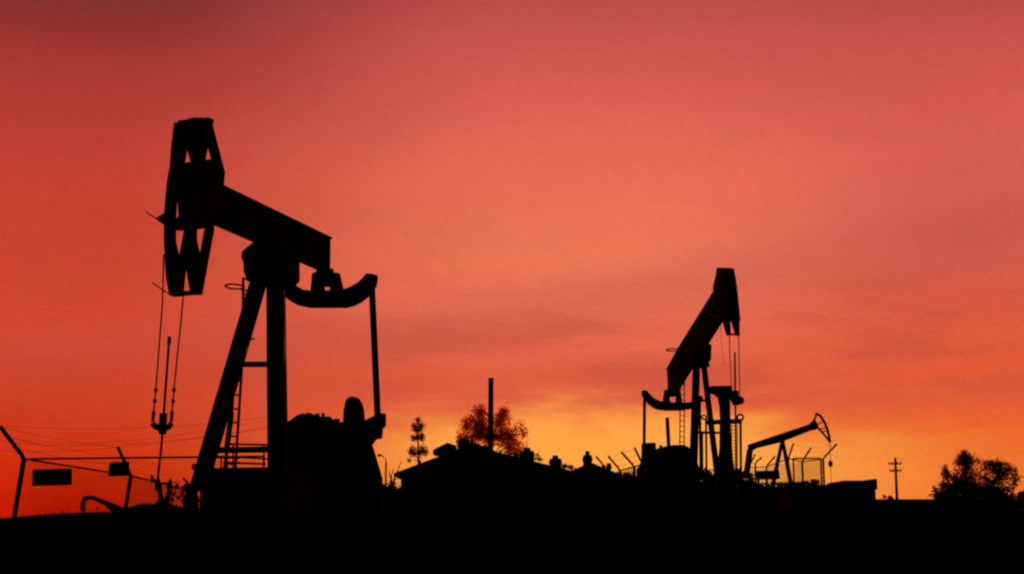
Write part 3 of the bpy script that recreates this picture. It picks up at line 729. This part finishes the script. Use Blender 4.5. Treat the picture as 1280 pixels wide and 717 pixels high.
# ------------------------------------------------------------------ trees and shrubs
def tree(name, label, cat, Y, trunk, blobs, leaf, lm, tr=.16, group=None, limbs=True, dens=1.0, sp=.30, jit=.45):
    """trunk: picture points from the ground up; blobs: (px, py, rx, ry, leaves)"""
    tp = [at(x, y, Y) for x, y in trunk]; tp[0] = Vector((tp[0].x, Y, GZ - .1))
    t = thing(name, label, cat, Vector((tp[0].x, Y, GZ)), group)
    m = MB(); m.tube(tp, tr, 8, tr * .35)
    crown = MB(); px = 1758. / Y
    for (x, y, rx, ry, n) in blobs:
        c = at(x, y, Y + random.uniform(-.3, .3) * rx / px); rx_, ry_ = rx / px, ry / px
        if limbs:
            # limb from the nearest trunk point below
            s_ = min(tp, key=lambda p_: (p_ - c).length + (2 if p_.z > c.z else 0))
            mid_ = lerp(s_, c, .5) + Vector((random.gauss(0, .12), random.gauss(0, .12), .1)) * rx_
            m.tube([s_, mid_, c], tr * .42, 6, tr * .08)
        subs = [c + Vector((random.gauss(0, jit) * rx_, random.gauss(0, jit) * rx_, random.gauss(0, jit) * ry_)) for _ in range(max(4, n // 30))]
        if limbs:
            for s2 in subs: m.tube([lerp(s_, c, random.uniform(.5, 1)), s2], tr * .13, 4, tr * .03)
        for i in range(int(n * dens)):
            s2 = random.choice(subs); g_ = sp
            p = s2 + Vector((random.gauss(0, g_) * rx_, random.gauss(0, g_) * rx_, random.gauss(0, g_) * ry_))
            crown.leaf(p, leaf)
    m.build('trunk', 'bark', t); crown.build('crown', lm, t)
    return t
tree('tree', 'thin backlit red brown tree spreading behind the tall plain pole', 'tree', 100, [(611, 640), (612, 575), (612, 548), (612, 520)],
     [(601, 517, 9, 10, 170), (592, 527, 9, 9, 190), (583, 534, 9, 9, 190), (590, 545, 12, 8, 230), (604, 531, 11, 11, 300), (603, 547, 10, 10, 260), (598, 536, 9, 8, 260),
      (627, 517, 7, 10, 150), (623, 529, 10, 11, 260), (634, 533, 9, 11, 220), (632, 549, 13, 12, 320), (646, 552, 12, 13, 260), (640, 566, 12, 8, 200), (652, 563, 7, 9, 120), (655, 541, 7, 9, 60), (575, 545, 5, 7, 60), (648, 537, 8, 8, 70), (620, 545, 9, 10, 190), (630, 520, 8, 10, 130), (600, 512, 8, 6, 90), (612, 540, 9, 12, 200)], .17, 'sparse', .15, dens=2.7, sp=.42)
tree('tree', 'slim tree of three stacked leaf tufts above the left roof slope', 'tree', 105, [(523.5, 640), (523, 575), (522.5, 550), (522.3, 522)],
     [(522.5, 525.5, 4, 4, 80), (518.5, 532, 4.5, 5, 120), (526.5, 532, 4.5, 5, 120), (522.5, 537, 6.5, 3.2, 110), (518, 546, 4.8, 5, 150), (527.5, 546, 4.8, 5, 150), (515.5, 563.5, 6, 5.5, 170), (530, 562, 6.5, 6.5, 190), (523, 566, 7, 4.5, 150), (512, 575, 3, 3, 30)], .15, 'tuft', .09, dens=2.0, sp=.4, jit=.3)
tree('tree', 'tall backlit tree with a pointed top in the clump at right', 'tree', 92, [(1208, 660), (1207, 610), (1207, 585), (1206, 566)],
     [(1204, 570, 7, 7, 200), (1201, 577, 7, 6, 210), (1209, 578, 8, 8, 200), (1214, 588, 7, 9, 200), (1203, 590, 9, 9, 260), (1210, 600, 12, 9, 420), (1217, 604, 8, 8, 220), (1180, 591, 4.5, 9, 110), (1186, 596, 6, 7, 140), (1193, 594, 6, 6, 150), (1180, 606, 6, 7, 200), (1195, 605, 10, 7, 400), (1207, 571, 9, 8, 200), (1211, 583, 8, 9, 200), (1180, 586, 3, 5, 50), (1205, 566, 4, 4, 60)], .13, 'oliv', .18, dens=2.1, sp=.38)
tree('tree', 'round backlit tree with a dense dark middle, rightmost in the clump', 'tree', 95, [(1237, 660), (1238, 620), (1241, 602), (1249, 590)],
     [(1227, 582, 6, 7, 110), (1223, 592, 4, 8, 80), (1235, 584, 5, 8, 150), (1248, 587, 11, 9, 620), (1255, 592, 10, 9, 560), (1238, 579, 6, 5, 130), (1250, 579, 10, 5, 190), (1264, 585, 7, 7, 150), (1270, 595, 5, 9, 100), (1266, 604, 7, 6, 110), (1250, 603, 10, 6, 130), (1240, 602, 8, 8, 200), (1233, 602, 7, 9, 330), (1262, 611, 8, 5, 90)], .13, 'oliv', .18, dens=1.9, sp=.36)
def shrub(label, Y, blobs, leaf, lm='bush', cat='shrub', group=None, tr=.05):
    x, y = blobs[0][0], blobs[0][1]
    return tree('shrub', label, cat, Y, [(x, 660), (x, y + 4), (x, y)], blobs, leaf, lm, tr, group)
shrub('dense dark shrub mass under the tree clump at right', 88, [(1215, 616, 14, 8, 900), (1190, 614, 12, 8, 700), (1176, 618, 8, 6, 400), (1200, 608, 12, 6, 500), (1235, 614, 14, 8, 900), (1252, 617, 12, 7, 500), (1240, 622, 26, 6, 900), (1190, 623, 22, 6, 900), (1168, 613, 3, 5, 40), (1171, 620, 4, 5, 80)], .2, group='shrubs along the wall')
shrub('rounded dark shrub cut by the right edge', 84, [(1278, 619, 8, 7, 420), (1290, 618, 12, 9, 500), (1272, 624, 6, 4, 160)], .2, group='shrubs along the wall')
shrub('tiny dome shrub on the low wall beside the far utility pole', 100, [(1112, 622, 5, 3.2, 160)], .2, group='shrubs along the wall')
shrub('straggly weeds with round leaves between the wellhead and the near leg', 29, [(214, 612, 5, 7, 26), (222, 604, 4, 4, 14), (217, 624, 5, 4, 24), (224, 618, 5, 5, 26), (229, 609, 4, 4, 22), (221, 634, 6, 4, 30), (208, 618, 3, 5, 14), (233, 606, 3, 3, 14)], .085, cat='weeds', tr=.018)
shrub('dense dark bush against the near leg of the largest pumpjack', 27, [(238, 618, 6, 8, 700), (238, 630, 7, 9, 900), (233, 612, 4, 4, 160), (242, 612, 4, 6, 260), (236, 607, 3, 3, 60), (244, 626, 4, 9, 900), (243, 634, 4, 5, 500)], .06, tr=.03)
shrub('low dark hedge bush between the largest pumpjack and the houses', 60, [(486, 616, 12, 8, 700), (499, 618, 10, 8, 600), (478, 613, 6, 6, 300), (492, 622, 20, 8, 900), (488, 632, 16, 8, 1500), (500, 634, 12, 7, 900)], .14)
shrub('ragged dark bushes at the foot of the middle pumpjack', 47, [(885, 598, 10, 8, 500), (876, 592, 7, 7, 260), (930, 604, 10, 8, 600), (922, 596, 8, 8, 350), (938, 603, 6, 10, 350), (906, 603, 14, 10, 800), (945, 612, 10, 8, 500), (965, 614, 16, 8, 800), (890, 608, 16, 10, 900), (935, 616, 20, 10, 900), (924, 630, 16, 9, 1500), (900, 620, 20, 10, 1500), (950, 628, 20, 9, 1500)], .12)
shrub('thin weeds along the roof of the low flat roofed block', 59, [(1000, 603, 10, 2.2, 160), (1019, 600.5, 6, 3, 160), (1015, 603, 12, 2, 160), (975, 605, 14, 3, 260), (990, 606, 14, 4, 400)], .11, cat='weeds', tr=.03)
shrub('ragged dark treetop showing over the ridge of the largest house', 84, [(582, 560, 10, 12, 900), (580, 552, 7, 6, 420), (587, 556, 5, 6, 260), (575, 556, 4, 6, 200)], .15, tr=.1)
shrub('scraggly dark bush peeping over the low right slope of the houses', 86, [(645, 571, 7, 5, 300), (672, 573, 5, 5, 160), (708, 583, 7, 4, 160), (718, 586, 6, 4, 140)], .13, tr=.05)
shrub('lumpy dark bush in front of the small gabled house and the barbed wire fence', 58, [(770, 596, 9, 6, 700), (783, 599, 10, 6, 800), (796, 603, 10, 6, 800), (757, 589, 6, 4, 260), (748, 590, 6, 4, 200), (775, 610, 26, 10, 1500)], .12)
# leafless twigs at the eave of the left house
t = thing('shrub', 'leafless forked twigs beside the left eave of the largest house', 'shrub', Vector((at(494, 610, 70).x, 70, GZ)))
m = MB(); b0 = Vector((at(491, 612, 70).x, 70, GZ))
for pts in (((490, 606), (495, 592), (502, 576)), ((491, 604), (493, 596), (499, 588)), ((490, 604), (489, 594), (492, 585)), ((493, 599), (498, 597), (501, 592)), ((489, 600), (487, 592), (486, 588))):
    m.tube([b0] + [at(x, y, 70) for x, y in pts], .05, 5, .015)
m.build('trunk', 'bark', t)
# small post in the weeds
p = at(211.5, 604, 30); o = MB().tube([Vector((at(209, 640, 30).x, 30, GZ - .1)), p], .04, 8).build('post', 'galv'); rebase(o, Vector((p.x, 30, GZ)))
tag(o, 'short upright post in the weeds beside the wellhead', 'post')
# ------------------------------------------------------------------ sky, sun, camera
SUN_AZ, SUN_EL = 4.0, 1.2       # degrees right of the view, above the horizon
W = bpy.data.worlds.new('World'); SC.world = W; W.use_nodes = True
nt = W.node_tree; nt.nodes.clear()
N = nt.nodes.new; LK = nt.links.new
def math_(op, a, b_=None, c=None, clamp=False):
    n = N('ShaderNodeMath'); n.operation = op; n.use_clamp = clamp
    for i, x in enumerate((a, b_, c)):
        if x is None: continue
        if isinstance(x, (int, float)): n.inputs[i].default_value = x
        else: LK(x, n.inputs[i])
    return n.outputs[0]
def maprange(x, a, b_, c=0., d=1., smooth=True):
    n = N('ShaderNodeMapRange'); n.interpolation_type = 'SMOOTHSTEP' if smooth else 'LINEAR'
    LK(x, n.inputs['Value'])
    for k, val in zip(('From Min', 'From Max', 'To Min', 'To Max'), (a, b_, c, d)): n.inputs[k].default_value = val
    return n.outputs['Result']
def lin(c): return tuple(((x/255)/12.92 if x/255 <= .04045 else ((x/255+.055)/1.055)**2.4) for x in c) + (1,)
def ramp(x, stops):
    n = N('ShaderNodeValToRGB'); cr = n.color_ramp; cr.interpolation = 'B_SPLINE' if False else 'EASE'
    cr.interpolation = 'LINEAR'
    while len(cr.elements) < len(stops): cr.elements.new(.5)
    for e, (p_, c) in zip(cr.elements, stops): e.position = p_; e.color = lin(c)
    LK(x, n.inputs['Fac']); return n.outputs['Color']
def mixc(f_, a, b_, mode='MIX'):
    n = N('ShaderNodeMix'); n.data_type = 'RGBA'; n.blend_type = mode
    if isinstance(f_, (int, float)): n.inputs['Factor'].default_value = f_
    else: LK(f_, n.inputs['Factor'])
    for s_, x in (('A', a), ('B', b_)):
        sock = [i for i in n.inputs if i.name == s_ and i.type == 'RGBA'][0]
        if isinstance(x, tuple): sock.default_value = x
        else: LK(x, sock)
    return [o_ for o_ in n.outputs if o_.type == 'RGBA'][0]
tc = N('ShaderNodeTexCoord'); sx = N('ShaderNodeSeparateXYZ'); LK(tc.outputs['Generated'], sx.inputs[0])
DEG = 180 / math.pi
el = math_('MULTIPLY', math_('ARCSINE', sx.outputs['Z']), DEG)
az = math_('MULTIPLY', math_('ARCTAN2', sx.outputs['X'], sx.outputs['Y']), DEG)
cmb = N('ShaderNodeCombineXYZ'); LK(az, cmb.inputs[0]); LK(el, cmb.inputs[1])
def cloud(scale, sxy, rot, detail=4, rough=.5, dist=0., off=0.):
    mp = N('ShaderNodeMapping'); mp.inputs['Scale'].default_value = (sxy[0], sxy[1], 1); mp.inputs['Rotation'].default_value = (0, 0, R(rot)); mp.inputs['Location'].default_value = (off, off * .7, off)
    LK(cmb.outputs[0], mp.inputs['Vector'])
    n = N('ShaderNodeTexNoise'); n.inputs['Scale'].default_value = scale; n.inputs['Detail'].default_value = detail; n.inputs['Roughness'].default_value = rough; n.inputs['Distortion'].default_value = dist
    LK(mp.outputs[0], n.inputs['Vector']); return n.outputs['Fac']
big = cloud(.10, (.55, 1.7), 6, 3, .5, .4, 3.1)
strk = cloud(.24, (.22, 1.5), 6, 3.5, .5, .3, 8.3)
fine = cloud(1.6, (.5, 1.6), -5, 6, .6, .3, 1.7)
mott = cloud(9, (1, 1), 0, 2, .7, 0, 5.5)
elw = math_('ADD', el, math_('MULTIPLY', math_('SUBTRACT', strk, .5), math_('MULTIPLY', maprange(el, 10, 22, 2.6, .4), 1.0)))       # cloud relief bends the colour bands
x01 = math_('DIVIDE', elw, 24.0, clamp=True)
LEFT = [(0, (188, 20, 0)), (.06, (198, 32, 4)), (.13, (206, 52, 18)), (.2, (202, 62, 34)), (.32, (205, 70, 46)), (.5, (198, 66, 48)), (.64, (186, 62, 52)), (.76, (162, 54, 50)), (.86, (128, 46, 46)), (1, (84, 33, 37))]
MID = [(0, (238, 116, 42)), (.12, (238, 118, 52)), (.19, (228, 102, 60)), (.25, (218, 92, 64)), (.33, (226, 102, 76)), (.45, (238, 118, 88)), (.6, (231, 109, 86)), (.74, (216, 92, 82)), (.88, (190, 78, 76)), (1, (166, 66, 68))]
RIGHT = [(0, (236, 104, 34)), (.1, (238, 106, 42)), (.18, (234, 98, 48)), (.27, (226, 90, 54)), (.37, (216, 90, 70)), (.5, (208, 90, 80)), (.62, (214, 92, 80)), (.76, (202, 82, 75)), (.9, (172, 68, 68)), (1, (144, 56, 62))]
cl, cm, cr_ = ramp(x01, LEFT), ramp(x01, MID), ramp(x01, RIGHT)
fl = maprange(az, -17, 1.5, 1, 0); frr = maprange(az, 5, 19, 0, 1)
col = mixc(fl, cm, cl); col = mixc(frr, col, cr_)
# mauve cloud streaks, stronger to the right and at middle height
# gold patch over the place where the sun went down, its upper edge torn by cloud
torn = cloud(.42, (.28, 1.3), 4, 4, .55, .4, 2.2)
ge = math_('ADD', el, math_('ADD', math_('MULTIPLY', math_('SUBTRACT', torn, .5), 5.0), math_('MULTIPLY', math_('ABSOLUTE', math_('SUBTRACT', az, 4.5)), .10)))
gold = math_('MULTIPLY', maprange(ge, 6.3, 3.9), math_('MULTIPLY', maprange(az, -9, -1, 0, 1), maprange(az, 8, 19, 1, .18)))
col = mixc(math_('MULTIPLY', gold, .95), col, lin((254, 165, 70)))
bd = math_('ABSOLUTE', math_('SUBTRACT', el, math_('MULTIPLY_ADD', az, .13, 9.0)))
ms = math_('MULTIPLY', maprange(strk, .25, .65, .2, 1), maprange(bd, 1.9, .1))
ms = math_('MULTIPLY', ms, maprange(az, -8, 14, .25, .48))
col = mixc(ms, col, lin((186, 82, 76)))
low = math_('MULTIPLY', math_('MULTIPLY', maprange(torn, .44, .66), maprange(el, 4.2, 6)), math_('MULTIPLY', maprange(el, 11, 8), .5))
col = mixc(math_('MULTIPLY', low, maprange(az, -16, -4)), col, lin((192, 80, 64)))
lum = math_('ADD', .645, math_('ADD', math_('MULTIPLY', big, .16), math_('ADD', math_('MULTIPLY', math_('ADD', fine, math_('MULTIPLY', strk, 2.2)), .10), math_('MULTIPLY', mott, .24))))
col = mixc(1.0, col, lum, 'MULTIPLY') if False else col
vm = N('ShaderNodeVectorMath'); vm.operation = 'SCALE'; LK(col, vm.inputs[0]); LK(lum, vm.inputs['Scale']); col = vm.outputs[0]
# the glow dies away overhead and round to the east
fade = math_('MULTIPLY', maprange(el, 20, 48, 1, .03), maprange(math_('ABSOLUTE', az), 32, 85, 1, .02))
vm = N('ShaderNodeVectorMath'); vm.operation = 'SCALE'; LK(col, vm.inputs[0]); LK(fade, vm.inputs['Scale']); col = vm.outputs[0]
bg = N('ShaderNodeBackground'); LK(col, bg.inputs['Color']); bg.inputs['Strength'].default_value = 1.0
sky = N('ShaderNodeTexSky'); sky.sky_type = 'NISHITA'; sky.sun_disc = False; sky.sun_elevation = R(SUN_EL); sky.sun_rotation = R(SUN_AZ); sky.dust_density = 4; sky.air_density = 2
bg2 = N('ShaderNodeBackground'); LK(sky.outputs[0], bg2.inputs['Color']); bg2.inputs['Strength'].default_value = .002
ad = N('ShaderNodeAddShader'); LK(bg.outputs[0], ad.inputs[0]); LK(bg2.outputs[0], ad.inputs[1])
out = N('ShaderNodeOutputWorld'); LK(ad.outputs[0], out.inputs['Surface'])
sl = bpy.data.lights.new('sun', 'SUN'); sl.energy = 3.0; sl.angle = R(.5); sl.color = (1, .42, .14)
so = bpy.data.objects.new('sun', sl); COL.objects.link(so); so.location = (6, 80, 20)
sd = Vector((math.sin(R(SUN_AZ)) * math.cos(R(SUN_EL)), math.cos(R(SUN_AZ)) * math.cos(R(SUN_EL)), math.sin(R(SUN_EL))))
so.rotation_euler = sd.to_track_quat('Z', 'Y').to_euler()
cd = bpy.data.cameras.new('camera'); co = bpy.data.objects.new('camera', cd); COL.objects.link(co)
co.location = CAM; co.rotation_euler = (R(90) + PITCH, 0, 0); cd.sensor_width = 36; cd.lens = 36 * F / 1280; cd.clip_end = 6000; cd.clip_start = .1
cd.dof.use_dof = True; cd.dof.focus_distance = 27.5; cd.dof.aperture_fstop = 2.0
SC.camera = co
SC.view_settings.view_transform = 'Standard'; SC.view_settings.look = 'None'; SC.view_settings.exposure = 0; SC.view_settings.gamma = 1
SC.cycles.filter_width = 2.2
